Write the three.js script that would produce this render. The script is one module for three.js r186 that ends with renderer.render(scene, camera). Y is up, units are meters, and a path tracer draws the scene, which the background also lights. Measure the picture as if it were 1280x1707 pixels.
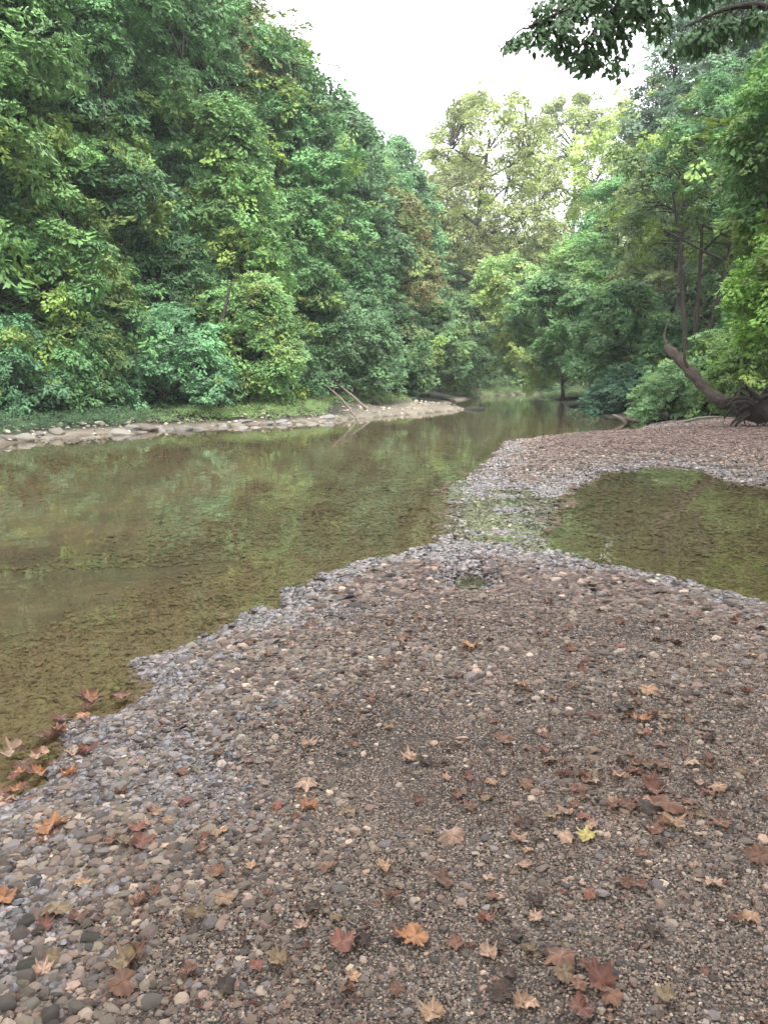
import * as THREE from 'three';
import { mergeGeometries, mergeVertices } from 'three/addons/utils/BufferGeometryUtils.js';
import { ImprovedNoise } from 'three/addons/math/ImprovedNoise.js';

// ---------------------------------------------------------------- camera, sky, sun, exposure
const scene = new THREE.Scene();
const EYE = 1.8, PITCH = THREE.MathUtils.degToRad(9.63), FOCAL = 853.5 / Math.tan(THREE.MathUtils.degToRad(33));
const camera = new THREE.PerspectiveCamera(66, 767 / 1024, 0.05, 900);
camera.position.set(0, EYE, 0);
camera.rotation.set(-PITCH, 0, 0);

{ // an even white overcast, a little brighter overhead
  const w = 64, h = 32, d = new Float32Array(w * h * 4);
  for (let j = 0; j < h; j++) for (let i = 0; i < w; i++) {
    const up = Math.max(0, Math.sin(((j + 0.5) / h - 0.5) * Math.PI)), k = 0.92 + 0.35 * up;
    d.set([k * 0.985, k * 1.0, k * 1.045, 1], (j * w + i) * 4);
  }
  const sky = new THREE.DataTexture(d, w, h, THREE.RGBAFormat, THREE.FloatType);
  sky.mapping = THREE.EquirectangularReflectionMapping;
  sky.minFilter = sky.magFilter = THREE.LinearFilter; sky.needsUpdate = true;
  scene.background = sky; scene.environment = sky;
}
const sun = new THREE.DirectionalLight(new THREE.Color(1, 0.96, 0.88), 1.5);
sun.position.set(12, 62, 32); sun.target.position.set(0, 0, -25);
sun.castShadow = true; sun.shadow.radius = 38; sun.shadow.mapSize.set(2048, 2048);
Object.assign(sun.shadow.camera, { left: -70, right: 70, top: 70, bottom: -70, near: 1, far: 220 });
scene.add(sun, sun.target);
scene.fog = new THREE.FogExp2(new THREE.Color(0.86, 0.92, 0.95), 0.0006);

const renderer = new THREE.WebGLRenderer({ antialias: true });
renderer.toneMapping = THREE.LinearToneMapping;
renderer.toneMappingExposure = 4.2;
renderer.shadowMap.enabled = true;

// ---------------------------------------------------------------- helpers
const V = (x, y, z) => new THREE.Vector3(x, y, z);
function rng(seed) { let a = seed >>> 0; return () => { a = (a + 0x6d2b79f5) | 0; let t = Math.imul(a ^ (a >>> 15), 1 | a); t = (t + Math.imul(t ^ (t >>> 7), 61 | t)) ^ t; return ((t ^ (t >>> 14)) >>> 0) / 4294967296; }; }
const clamp = (x, a = 0, b = 1) => Math.min(b, Math.max(a, x)), lerp = (a, b, t) => a + (b - a) * t;
const smooth = (a, b, x) => { const t = clamp((x - a) / (b - a)); return t * t * (3 - 2 * t); };
const IN = new ImprovedNoise(), noise = (x, y, z = 0) => IN.noise(x + 37.3, y + 11.7, z + 5.1);
const fbm = (x, y, o = 4) => { let s = 0, a = 0.5; for (let k = 0; k < o; k++, x = x * 2.03 + 17, y = y * 2.03 + 9, a *= 0.5) s += a * noise(x, y, k * 3.7); return s; };
// the point at depth D in front of the camera that lies on the sight line of a place in the photograph (1280 x 1707)
function at(px, py, D) { const x = (px - 640) / FOCAL, y = -(py - 853.5) / FOCAL, dy = y * Math.cos(PITCH) - Math.sin(PITCH), f = Math.cos(PITCH) + y * Math.sin(PITCH); return V(x * D / f, EYE + dy * D / f, -D); }
const xAt = (px, D) => (px - 640) / FOCAL * D;
const counts = {};
function numbered(n) { const k = counts[n] = (counts[n] ?? -1) + 1; return k ? n + '_' + String(k).padStart(3, '0') : n; }
function tag(o, label, category, group, kind) { if (label) o.userData.label = label; if (category) o.userData.category = category; if (group) o.userData.group = group; if (kind) o.userData.kind = kind; return o; }
function thing(name, label, category, [x, y, z], turn = 0, group) { const o = new THREE.Group(); o.name = numbered(name); o.position.set(x, y, z); o.rotation.y = turn; scene.add(o); return tag(o, label, category, group); }
function part(name, g, m, parent) { const o = new THREE.Mesh(g, m); o.name = name; o.castShadow = o.receiveShadow = true; parent.add(o); return o; }
function copies(name, g, m, parent, list) { // list: [matrix, color]
  const o = new THREE.InstancedMesh(g, m, list.length); o.name = name; o.castShadow = o.receiveShadow = true;
  list.forEach(([mx, c], i) => { o.setMatrixAt(i, mx); if (c) o.setColorAt(i, c); });
  parent.add(o); return o;
}
const C = (r, g, b) => new THREE.Color().setRGB(r, g, b);

// tapered tube through points, radius by function of t
function tube(pts, rad, seg = 6, sides = 6, rnd) {
  const curve = pts.length > 2 ? new THREE.CatmullRomCurve3(pts) : new THREE.LineCurve3(pts[0], pts[1]);
  const P = [], I = [], UV = []; let nrm = null, len = 0, last = null;
  for (let i = 0; i <= seg; i++) {
    const t = i / seg, p = curve.getPoint(t), T = curve.getTangent(t);
    if (!nrm) nrm = Math.abs(T.y) < 0.9 ? V(0, 1, 0) : V(1, 0, 0);
    nrm = nrm.clone().addScaledVector(T, -nrm.dot(T)).normalize();
    const b = T.clone().cross(nrm), r = rad(t);
    if (last) len += p.distanceTo(last); last = p;
    for (let k = 0; k <= sides; k++) { const a = k / sides * Math.PI * 2, rr = r * (rnd && k % sides ? 1 + (rnd() - 0.5) * 0.25 : 1); P.push(p.x + (nrm.x * Math.cos(a) + b.x * Math.sin(a)) * rr, p.y + (nrm.y * Math.cos(a) + b.y * Math.sin(a)) * rr, p.z + (nrm.z * Math.cos(a) + b.z * Math.sin(a)) * rr); UV.push(k / sides * Math.max(0.2, r * 6), len); }
  }
  for (let i = 0; i < seg; i++) for (let k = 0; k < sides; k++) { const a = i * (sides + 1) + k, b = a + sides + 1; I.push(a, b, a + 1, a + 1, b, b + 1); }
  const g = new THREE.BufferGeometry();
  g.setAttribute('position', new THREE.Float32BufferAttribute(P, 3)); g.setAttribute('uv', new THREE.Float32BufferAttribute(UV, 2)); g.setIndex(I); g.computeVertexNormals();
  return g;
}

// ---------------------------------------------------------------- the lie of the land (metres; water level 0)
const SHORE_A = [[-4, 60], [-2.6, 4], [-2.0, -1], [-1.72, -2.2], [-1.58, -2.99], [-1.54, -3.22], [-1.5, -3.62], [-1.62, -3.95], [-1.49, -4.21], [-1.5, -4.77], [-1.29, -5.23], [-1.13, -5.71], [-0.82, -6.11], [-0.6, -6.97], [-0.12, -7.69], [0.5, -8.56], [0.88, -9.86], [0.95, -12.54], [1.72, -14.95], [2.68, -18.49], [3.5, -22.6], [5.24, -24.9], [8.18, -26.6], [9.6, -29], [11.4, -33], [10.47, -37.4], [11.43, -48.9], [14.1, -64.6], [16.1, -82.2], [22, -92], [40, -98], [300, -104]];
const LAND_A = [...SHORE_A, [300, 60]];
const POND = [[3.08, -6.11], [2.7, -6.76], [2.4, -7.31], [2.07, -7.82], [1.75, -8.25], [1.9, -9.07], [2.75, -11.89], [4.12, -14.95], [5.94, -16.6], [6.35, -15.6], [6.15, -14.05], [6.5, -12.9], [8.6, -12], [10, -9], [8.5, -6], [5, -5.2]];
const SHORE_B = [[-14, 60], [-13.5, 10], [-12.5, -5], [-11.3, -15], [-10.48, -21.5], [-10.1, -24.3], [-8.78, -26.3], [-7.35, -28.5], [-5.51, -30.3], [-3.39, -31.9], [-1.08, -35.75], [1.84, -40.6], [4.5, -45.2], [5.0, -47], [3.8, -50], [5.2, -60], [8.5, -74], [11.76, -82.2], [19.7, -95.1], [40, -104], [300, -110]];
const LAND_B = [...SHORE_B, [300, -340], [-300, -340], [-300, 60]];
function inside(x, z, poly) { let c = false; for (let i = 0, j = poly.length - 1; i < poly.length; j = i++) { const [xi, zi] = poly[i], [xj, zj] = poly[j]; if ((zi > z) !== (zj > z) && x < (xj - xi) * (z - zi) / (zj - zi) + xi) c = !c; } return c; }
function away(x, z, line, closed) { let m = 1e9; for (let i = closed ? 0 : 1; i < line.length; i++) { const [ax, az] = line[(i || line.length) - 1], [bx, bz] = line[i], ux = bx - ax, uz = bz - az, t = clamp(((x - ax) * ux + (z - az) * uz) / (ux * ux + uz * uz)), dx = x - ax - ux * t, dz = z - az - uz * t; m = Math.min(m, dx * dx + dz * dz); } return Math.sqrt(m); }
const TOE = [[60, 16], [-5, 12.5], [-13, 11], [-27, 14.5], [-35, 14.2], [-50, 14.6], [-65, 17.5], [-82, 20], [-92, 28], [-120, 60]];
function toe(z) { for (let i = 1; i < TOE.length; i++) if (z >= TOE[i][0]) { const [a, xa] = TOE[i - 1], [b, xb] = TOE[i]; return lerp(xa, xb, clamp((z - a) / (b - a))); } return 60; }
function land(x, z) { // { h, d (distance to the waterline), zone }
  const jx = x + 0.22 * noise(x * 1.9, z * 1.9) + 0.12 * noise(x * 5, z * 5, 4), jz = z + 0.22 * noise(x * 1.9, z * 1.9, 9) + 0.12 * noise(x * 5, z * 5, 14);
  if (inside(jx, jz, LAND_B)) {
    const d = away(jx, jz, SHORE_B), n = fbm(x * 0.25, z * 0.25), spit = smooth(-3, 0.5, x) * smooth(-50, -44, z);
    let h = 0.28 * (1 - Math.exp(-d / 0.9)) + 0.1 * Math.min(d, 7) * (1 - 0.7 * spit) + 0.25 * n * smooth(0.5, 4, d);
    if (d > 6) h += 24 * (1 - Math.exp(-(d - 6) * 0.5 / 24)) * (1 + 0.2 * n);
    return { h, d, zone: 'bank' };
  }
  const pond = inside(jx, jz, POND);
  if (inside(jx, jz, LAND_A) && !pond) {
    const dp = away(jx, jz, POND, true), d = Math.min(away(jx, jz, SHORE_A), dp), r = x - toe(z), n = fbm(x * 0.9, z * 0.9), far = smooth(-20, -12, z);
    const ford = Math.min(1, 1.9 * Math.exp(-((x - 1.5) ** 2 / 2.6 + (z + 10.7) ** 2 / 7))), puddle = Math.exp(-((x - 0.76) ** 2 / 0.05 + (z + 6.75) ** 2 / 0.3));
    let h = lerp(0.5, 0.3, far) * (1 - Math.exp(-d / lerp(3, 1.7, far))) * (1 - 0.97 * ford) + 0.03 * n * (1 - 0.8 * ford) * smooth(0, 0.6, d) + 0.035 * noise(x * 1.6, z * 1.6) * smooth(0, 0.4, d) * (1 - ford) - 0.03 * ford;
    h += ford * (0.045 * noise(x * 1.5, z * 1.5, 3) + 0.02 * noise(x * 5, z * 5, 3));
    h = lerp(h, -0.025, clamp(puddle * 1.5));
    if (r > 0) h += 26 * (1 - Math.exp(-r * 0.45 / 26)) * (1 + 0.25 * n);
    return { h, d, zone: r > 0.3 || z < -36 ? 'slope' : 'bar' };
  }
  const d = Math.min(away(jx, jz, SHORE_A), away(jx, jz, SHORE_B), pond ? away(jx, jz, POND, true) : 1e9);
  const dm = pond ? 0.3 * (1 - Math.exp(-d / 0.9)) : 0.6 * (1 - Math.exp(-d / 2.8));
  return { h: -dm - 0.004 + 0.02 * fbm(x * 1.3, z * 1.3) * smooth(0, 0.8, d), d, zone: 'bed', pond };
}
const ground = (x, z) => land(x, z).h;

// ---------------------------------------------------------------- textures
function texture(n, f, srgb) { const d = new Uint8Array(n * n * 4); for (let j = 0; j < n; j++) for (let i = 0; i < n; i++) { const c = f(i, j); for (let k = 0; k < 3; k++) d[(j * n + i) * 4 + k] = clamp(c[k]) * 255; d[(j * n + i) * 4 + 3] = 255; } const t = new THREE.DataTexture(d, n, n); t.wrapS = t.wrapT = THREE.RepeatWrapping; t.magFilter = THREE.LinearFilter; t.minFilter = THREE.LinearMipmapLinearFilter; t.generateMipmaps = true; if (srgb) t.colorSpace = THREE.SRGBColorSpace; t.needsUpdate = true; return t; }
function stones(n, cells, seed) { // small stones: [colour factor, relief] per texel
  const r = rng(seed), px = [], tone = [];
  for (let k = 0; k < cells * cells; k++) { px.push([r(), r()]); const b = 0.55 + 0.75 * r(), w = (r() - 0.5) * 0.24; tone.push([b * (1 + w), b, b * (1 - w)]); }
  return (i, j) => { const u = i / n * cells, v = j / n * cells, iu = Math.floor(u), iv = Math.floor(v); let m = 9, m2 = 9, best = 0; for (let b = -1; b <= 1; b++) for (let a = -1; a <= 1; a++) { const k = ((iv + b + cells) % cells) * cells + (iu + a + cells) % cells, dx = iu + a + px[k][0] - u, dy = iv + b + px[k][1] - v, q = dx * dx + dy * dy; if (q < m) { m2 = m; m = q; best = k; } else if (q < m2) m2 = q; } return { tone: tone[best], relief: clamp((Math.sqrt(m2) - Math.sqrt(m)) * 2.2) }; };
}
const grit = stones(1024, 150, 5);
const gritMap = texture(1024, (i, j) => grit(i, j).tone.map((x) => Math.pow(x * 0.75, 1 / 2.2)), true), gritBump = texture(1024, (i, j) => { const q = grit(i, j).relief; return [q, q, q]; });
const wave = texture(512, (i, j) => { let s = 0.5; for (const [a, b, p, k] of [[3, 1, 0.3, .16], [2, -3, 1.1, .14], [5, 2, 2.2, .1], [1, 6, 4, .1], [7, -4, 0.9, .06], [4, 8, 3.3, .06], [9, 5, 5, .04], [-6, 10, 1.7, .04]]) s += k * Math.sin((a * i + b * j) / 512 * Math.PI * 2 + p + 1.3 * Math.sin((b * i - a * j) / 512 * Math.PI * 2 + p * 2)); return [s, s, s]; });
const rb = rng(77), streak = Array.from({ length: 64 * 64 }, () => rb());
const bark = texture(256, (i, j) => { const a = streak[(Math.floor(i / 4) % 64) + 64 * (Math.floor(j / 22 + 3 * streak[Math.floor(i / 4)]) % 64)], b = streak[(i % 64) + 64 * (j % 64)], q = 0.35 + 0.45 * a + 0.2 * b; return [q, q, q]; });

// ---------------------------------------------------------------- materials
const M = {};
const std = (name, o) => (M[name] = new THREE.MeshStandardMaterial({ roughness: 0.9, ...o }), M[name].name = name, M[name]);
const phy = (name, o) => (M[name] = new THREE.MeshPhysicalMaterial({ roughness: 0.9, ...o }), M[name].name = name, M[name]);
std('gravel', { vertexColors: true, map: gritMap, bumpMap: gritBump, bumpScale: 0.006 });
const bedMap = texture(1024, (i, j) => grit(i, j).tone.map((x) => Math.pow(lerp(0.92, x, 0.45) * 0.8, 1 / 2.2)), true);
std('bed', { vertexColors: true, map: bedMap, bumpMap: gritBump, bumpScale: 0.004 });
std('soil', { vertexColors: true, map: gritMap, bumpMap: gritBump, bumpScale: 0.02, roughness: 1 });
std('pebble', { roughness: 0.82, flatShading: true });
std('wet_pebble', { roughness: 0.24, flatShading: true });
std('rock', { roughness: 0.85, bumpMap: gritBump, bumpScale: 0.01 });
phy('water', { color: C(0.93, 0.93, 0.82), transmission: 1, thickness: 0, roughness: 0.012, ior: 1.33, bumpMap: wave, bumpScale: 0.0014 });
std('bark', { color: C(0.075, 0.06, 0.048), map: bark, bumpMap: bark, bumpScale: 0.02, roughness: 0.95 });
std('pale_bark', { color: C(0.26, 0.23, 0.19), map: bark, bumpMap: bark, bumpScale: 0.015, roughness: 0.95 });
std('dead_wood', { color: C(0.36, 0.31, 0.25), map: bark, bumpMap: bark, bumpScale: 0.012, roughness: 0.95 });
std('grey_wood', { color: C(0.2, 0.165, 0.135), map: bark, bumpMap: bark, bumpScale: 0.012, roughness: 0.95 });
std('old_wood', { color: C(0.1, 0.078, 0.06), map: bark, bumpMap: bark, bumpScale: 0.02, roughness: 0.95 });
phy('leaf', { color: C(1, 1, 1), transmission: 0.3, thickness: 0, roughness: 1, side: THREE.DoubleSide, specularIntensity: 0.5, clearcoat: 0.35, clearcoatRoughness: 0.45 });
std('stalk', { color: C(0.16, 0.08, 0.04) });

// ---------------------------------------------------------------- ground sheets
function steps(lo, hi, a, b, fine, grow) { const o = []; let x; for (x = a; x <= b; x += fine) o.push(x); let s = fine; x = b; while (x < hi) { s *= grow; x += s; o.push(x); } s = fine; x = a; while (x > lo) { s *= grow; x -= s; o.unshift(x); } return o; }
const xs = steps(-280, 290, -3.2, 8.5, 0.11, 1.045), zs = steps(-320, 55, -15, 0, 0.11, 1.035);
const sheet = (() => {
  const nx = xs.length, nz = zs.length, pos = new Float32Array(nx * nz * 3), col = new Float32Array(nx * nz * 3), uv = new Float32Array(nx * nz * 2), zone = [], tmp = new THREE.Color();
  for (let j = 0; j < nz; j++) for (let i = 0; i < nx; i++) {
    const x = xs[i], z = zs[j], L = land(x, z), k = j * nx + i; zone.push(L.zone);
    pos.set([x, L.h, z], k * 3); uv.set([x / 1.35, z / 1.35], k * 2);
    const n = fbm(x * 0.7 + 50, z * 0.7), n2 = noise(x * 3, z * 3, 7), f = 1 + 0.5 * n + 0.12 * n2;
    if (L.zone === 'bar') { const red = smooth(-18, -22, z) * 0.7 * (1 - smooth(-26, -29, z) * 0.9); tmp.setRGB(lerp(0.08, 0.1, red) * f, lerp(0.06, 0.06, red) * f, lerp(0.048, 0.048, red) * f); }
    else if (L.zone === 'bed') { const t = smooth(-0.3, 0.35, noise(x * 0.45 + 3, z * 0.45, 31)), g = f * (1 + 0.3 * n2); if (L.pond) tmp.setRGB(0.11 * g, 0.084 * g, 0.038 * g); else tmp.setRGB(lerp(0.13, 0.1, t) * g, lerp(0.088, 0.07, t) * g, lerp(0.05, 0.038, t) * g); }
    else if (L.zone === 'bank') { const spit = Math.max(smooth(-3, 0.5, x) * smooth(-50, -44, z) * smooth(5, 2.5, L.d), smooth(0.7, 0.3, L.d)); tmp.setRGB(lerp(0.045, 0.45, spit) * f, lerp(0.05, 0.39, spit) * f, lerp(0.025, 0.3, spit) * f); }
    else tmp.setRGB(0.06 * f, 0.058 * f, 0.03 * f);
    col.set([tmp.r, tmp.g, tmp.b], k * 3);
  }
  const index = { bar: [], bed: [], bank: [], slope: [] };
  for (let j = 0; j < nz - 1; j++) for (let i = 0; i < nx - 1; i++) { const a = j * nx + i, b = a + 1, c = a + nx, d = c + 1; for (const t of [[a, c, b], [b, c, d]]) { const zz = t.map((q) => zone[q]); const pick = zz.includes('bank') ? 'bank' : zz.includes('bar') ? 'bar' : zz.includes('slope') ? 'slope' : 'bed'; index[pick].push(...t); } }
  const base = new THREE.BufferGeometry();
  base.setAttribute('position', new THREE.BufferAttribute(pos, 3)); base.setAttribute('color', new THREE.BufferAttribute(col, 3)); base.setAttribute('uv', new THREE.BufferAttribute(uv, 2));
  base.setIndex(Object.values(index).flat()); base.computeVertexNormals();
  const out = {};
  for (const [key, name, m] of [['bar', 'gravel_bar', M.gravel], ['bed', 'riverbed', M.bed], ['bank', 'wooded_bank', M.soil], ['slope', 'hillside', M.soil]]) {
    const map = new Map(), idx = [], src = [];
    for (const q of index[key]) { if (!map.has(q)) { map.set(q, src.length); src.push(q); } idx.push(map.get(q)); }
    const g = new THREE.BufferGeometry();
    for (const n of ['position', 'color', 'uv', 'normal']) { const a = base.attributes[n], s = a.itemSize, v = new Float32Array(src.length * s); src.forEach((q, i) => { for (let c = 0; c < s; c++) v[i * s + c] = a.array[q * s + c]; }); g.setAttribute(n, new THREE.BufferAttribute(v, s)); }
    g.setIndex(idx); out[key] = tag(part(name, g, m, scene), null, null, null, 'structure');
  }
  return out;
})();
tag(sheet.bar, 'brown gravel bar of small stones reaching into the shallow river', 'gravel bar');
tag(sheet.bed, 'olive brown pebbly bed under the clear river water', 'riverbed');
tag(sheet.bank, 'low rocky and grassy bank below the tall green woods across the water', 'bank');
tag(sheet.slope, 'dark wooded slope above the gravel behind the uprooted trunk', 'hillside');
{ // the water, one level sheet
  const g = new THREE.PlaneGeometry(160, 190, 1, 1).rotateX(-Math.PI / 2).translate(30, 0, -60); const u = g.attributes.uv; for (let i = 0; i < 4; i++) u.setXY(i, g.attributes.position.getX(i) / 3.1, g.attributes.position.getZ(i) / 3.1);
  tag(part('river_water', g, M.water, scene), 'calm shallow clear river and backwater mirroring the trees', 'water', null, 'structure').castShadow = false;
}

// ---------------------------------------------------------------- stones of the gravel bar
function pebbleShape(detail, seed, flat) { const r = rng(seed), g = mergeVertices(new THREE.IcosahedronGeometry(1, detail).deleteAttribute('normal').deleteAttribute('uv')), p = g.attributes.position, ax = 0.75 + 0.4 * r(), o = r() * 90; for (let i = 0; i < p.count; i++) { const x = p.getX(i), y = p.getY(i), z = p.getZ(i), k = 1 + 0.4 * noise(x * 1.1 + o, y * 1.1, z * 1.1) + (detail > 1 ? 0.09 : detail ? 0.26 : 0.45) * (r() - 0.5); p.setXYZ(i, x * k * ax, y * k * flat, z * k); } g.computeVertexNormals(); const uv = new Float32Array(p.count * 2); for (let i = 0; i < p.count; i++) { uv[i * 2] = p.getX(i) * 0.5; uv[i * 2 + 1] = p.getZ(i) * 0.5; } g.setAttribute('uv', new THREE.BufferAttribute(uv, 2)); return g; }
const tiny = [1, 2, 3, 4].map((s) => pebbleShape(0, s * 13, 0.52)), mid = [1, 2, 3, 4, 5].map((s) => pebbleShape(1, s * 31, 0.34 + 0.06 * s)), big = [1, 2, 3, 4, 5, 6].map((s) => pebbleShape(2, s * 47, 0.5 + 0.07 * s));
const TONES = [[0.25, 0.21, 0.17], [0.32, 0.27, 0.21], [0.2, 0.165, 0.14], [0.16, 0.15, 0.145], [0.25, 0.235, 0.23], [0.3, 0.225, 0.175], [0.4, 0.35, 0.28], [0.13, 0.105, 0.085], [0.27, 0.2, 0.165], [0.22, 0.2, 0.15]];
function stoneColor(r, wet, red) { const t = TONES[Math.floor(r() * TONES.length)], k = (0.22 + 0.5 * r() + 0.8 * Math.pow(r(), 7)) * (wet ? 0.95 : 1), c = C(t[0] * k * 1.1, t[1] * k * 0.99, t[2] * k * 0.93); if (red) c.lerp(C(0.19 * k, 0.115 * k, 0.095 * k), red); if (wet) c.lerp(C(0.175 * k, 0.16 * k, 0.185 * k), 0.1 + 0.6 * r()); return c; }
const Q = new THREE.Quaternion(), EU = new THREE.Euler();
function place(x, y, z, s, r, tilt = 0.5) { return new THREE.Matrix4().compose(V(x, y, z), Q.clone().setFromEuler(EU.set((r() - 0.5) * tilt, r() * 6.283, (r() - 0.5) * tilt)), V(s * (0.8 + 0.4 * r()), s * (0.8 + 0.4 * r()), s * (0.8 + 0.4 * r()))); }
{
  const r = rng(404), dry = tiny.map(() => []), wetT = tiny.map(() => []), dryM = mid.map(() => []), wetM = mid.map(() => []), sunk = mid.map(() => []), shoreStones = mid.map(() => []), picks = [];
  const scatter = (z0, z1, density, size) => { // between depths z0 and z1, over the width in view and somewhat more
    for (let z = z0; z > z1; z -= 0.25) { const half = -z * 0.56 + 1.1, n = density(z) * 0.25 * half * 2; for (let k = 0; k < n; k++) { const x = (r() * 2 - 1) * half, zz = z - r() * 0.25, L = land(x, zz); size(x, zz, L); } }
  };
  const edgeWet = (L, x, z) => r() < smooth(0.13, 0.0, L.h + 0.09 * noise(x * 1.3, z * 1.3, 2) + 0.05 * noise(x * 4, z * 4, 12));
  scatter(-1.2, -9, (z) => (z > -3 ? 27000 : z > -4.5 ? 17000 : z > -6 ? 10000 : 6500), (x, z, L) => {
    if (L.zone === 'bar') {
      if (L.h < -0.006 && r() < (z > -8 ? 0.95 : 0.5)) return;
      const silt = smooth(0.12, 0.5, noise(x * 0.9 + 5, z * 0.9, 21) + 0.5 * noise(x * 2.6, z * 2.6, 22)) * smooth(0.5, 1.2, L.d); if (r() < silt * 0.3) return;
      const edge = Math.exp(-L.d / 0.75), coarse = clamp(edge * 1.1 + 0.5 * smooth(-3, -7, z) + 0.35 * noise(x * 0.8, z * 0.8, 1)), q = r();
      let s = lerp(0.003, 0.0056, r()) * (1 + 0.9 * coarse) * (1 + smooth(-3, -7, z) * 0.55);
      if (q < (0.02 + 0.2 * coarse) * (1 - 0.8 * silt)) s *= 1.5 + 1.3 * r(); if (q < 0.002 + 0.013 * coarse) s *= 1.55;
      const wet = edgeWet(L, x, z), c = stoneColor(r, wet, 0.08 + smooth(-4.5, -6.5, z) * smooth(0.2, 0.9, L.d) * 0.35), m = place(x, L.h + s * 0.22, z, s, r, 0.9);
      if (s > 0.016) { picks.push([s / -z, m, c, wet]); return; }
      if (s > 0.011) (wet ? wetM : dryM)[Math.floor(r() * mid.length)].push([m, c]); else (wet ? wetT : dry)[Math.floor(r() * tiny.length)].push([m, c]);
    } else if (L.zone === 'bed' && r() < (L.pond ? 0.12 : 0.2 * (1 - smooth(0.8, 2.5, L.d)))) { const s = 0.011 + 0.022 * r() * r(), k = 0.75 + 0.5 * r(), c = L.pond ? C(0.1 * k, 0.075 * k, 0.032 * k) : C(0.12 * k, 0.082 * k, 0.042 * k); sunk[Math.floor(r() * mid.length)].push([place(x, L.h + s * 0.15, z, s, r), c]); }
  });
  scatter(-9, -32, (z) => (z > -14 ? 1500 : z > -22 ? 620 : 330), (x, z, L) => {
    if (L.zone === 'bar' && x < 16 && !(L.h < -0.006 && r() < 0.42)) { const s = 0.014 + 0.03 * r() * r() + 0.008 * smooth(-12, -22, z), wet = edgeWet(L, x, z), c = stoneColor(r, wet, smooth(0.08, 0.22, L.h) * 0.75 * smooth(-12, -20, z) * (1 - smooth(-26, -29, z))); (wet ? wetM : dryM)[Math.floor(r() * mid.length)].push([place(x, L.h + s * 0.2, z, s, r), c]); }
    else if (L.zone === 'bed' && L.d < 5 && r() < 0.4 * (1 - L.d / 5)) { const s = 0.02 + 0.04 * r() * r(), k = 0.75 + 0.5 * r(); sunk[Math.floor(r() * mid.length)].push([place(x, L.h + s * 0.15, z, s, r), C(0.095 * k, 0.067 * k, 0.034 * k)]); }
  });
  for (let k = 0; k < 9000; k++) { const D = lerp(20, 50, r()), x = xAt(lerp(-60, 800, r()), D), L = land(x, -D); if (L.zone !== 'bank' || L.d > 1.4 && x < -2) continue; if (L.d > 3.2) continue; const s = 0.025 + 0.09 * Math.pow(r(), 5), k2 = 0.5 + 0.8 * r(); shoreStones[k % mid.length].push([place(x, L.h + s * 0.2, -D, s, r), C(0.34 * k2, 0.29 * k2, 0.23 * k2)]); }
  picks.sort((a, b) => b[0] - a[0]);
  const mats = new Map();
  picks.forEach(([, m, c, wet], i) => {
    if (i >= 300) { (wet ? wetM : dryM)[i % mid.length].push([m, c]); return; }
    const key = (wet ? 'w' : 'd') + Math.floor(i % 28); if (!mats.has(key)) mats.set(key, new THREE.MeshStandardMaterial({ color: C(...TONES[mats.size % 10].map((t, q) => lerp(t, [0.22, 0.19, 0.165][q], 0.35) * (wet ? 0.62 : 0.8) * (0.78 + 0.44 * ((mats.size * 7 % 11) / 10)))), roughness: wet ? 0.28 : 0.85, bumpMap: gritBump, bumpScale: 0.002 }));
    const o = part(numbered('stone'), big[i % big.length], mats.get(key), sheet.bar); m.decompose(o.position, o.quaternion, o.scale);
  });
  const put = (name, shapes, lists, m, parent) => lists.forEach((l, i) => l.length && tag(copies(name, shapes[i], m, parent, l), null, null, null, 'stuff'));
  put('fine_gravel', tiny, dry, M.pebble, sheet.bar); put('wet_fine_gravel', tiny, wetT, M.wet_pebble, sheet.bar); put('pebbles', mid, dryM, M.pebble, sheet.bar); put('wet_pebbles', mid, wetM, M.wet_pebble, sheet.bar); put('sunken_pebbles', mid, sunk, M.pebble, sheet.bed); put('shore_pebbles', mid, shoreStones, M.pebble, sheet.bank);
}

// ---------------------------------------------------------------- leafy sprays and trees
function sprayShape(seed, leaves = 28, len = 0.22, wid = 0.135) { // a twig's leaves, lying about flat, drooping to the tip; along +x, one metre long
  const r = rng(seed), P = [], I = [];
  const leaf = (x, y, z, dir, tilt, roll, s) => {
    const d = V(Math.cos(dir) * Math.cos(tilt), Math.sin(tilt), Math.sin(dir) * Math.cos(tilt)), side = V(-Math.sin(dir), 0, Math.cos(dir)), up = d.clone().cross(side).multiplyScalar(-1);
    const w = side.clone().multiplyScalar(Math.cos(roll)).addScaledVector(up, Math.sin(roll)), n = w.clone().cross(d);
    const o = P.length / 3, L = len * s, W = wid * s * 0.5, p = V(x, y, z);
    const q = [p, p.clone().addScaledVector(d, L * 0.45).addScaledVector(w, W).addScaledVector(n, -W * 0.35), p.clone().addScaledVector(d, L).addScaledVector(n, W * 0.3), p.clone().addScaledVector(d, L * 0.45).addScaledVector(w, -W).addScaledVector(n, -W * 0.35)];
    q.forEach((v) => P.push(v.x, v.y, v.z)); I.push(o, o + 1, o + 2, o, o + 2, o + 3);
  };
  for (let k = 0; k < leaves; k++) {
    const t = (k + r()) / leaves, spread = 0.46 * Math.sin(Math.PI * (0.2 + 0.72 * t)), off = (r() * 2 - 1) * spread, x = t * 0.8, y = -0.16 * t * t - 0.3 * off * off + (r() - 0.5) * 0.2;
    leaf(x, y, off, Math.atan2(off * 2.2 + (r() - 0.5) * 1.2, 0.5), -0.4 + (r() - 0.5) * 1.2, (r() - 0.5) * 1.5, 0.75 + 0.5 * r());
  }
  const g = new THREE.BufferGeometry(); g.setAttribute('position', new THREE.Float32BufferAttribute(P, 3)); g.setIndex(I); const f = g.toNonIndexed(); f.computeVertexNormals(); return f;
}
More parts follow.
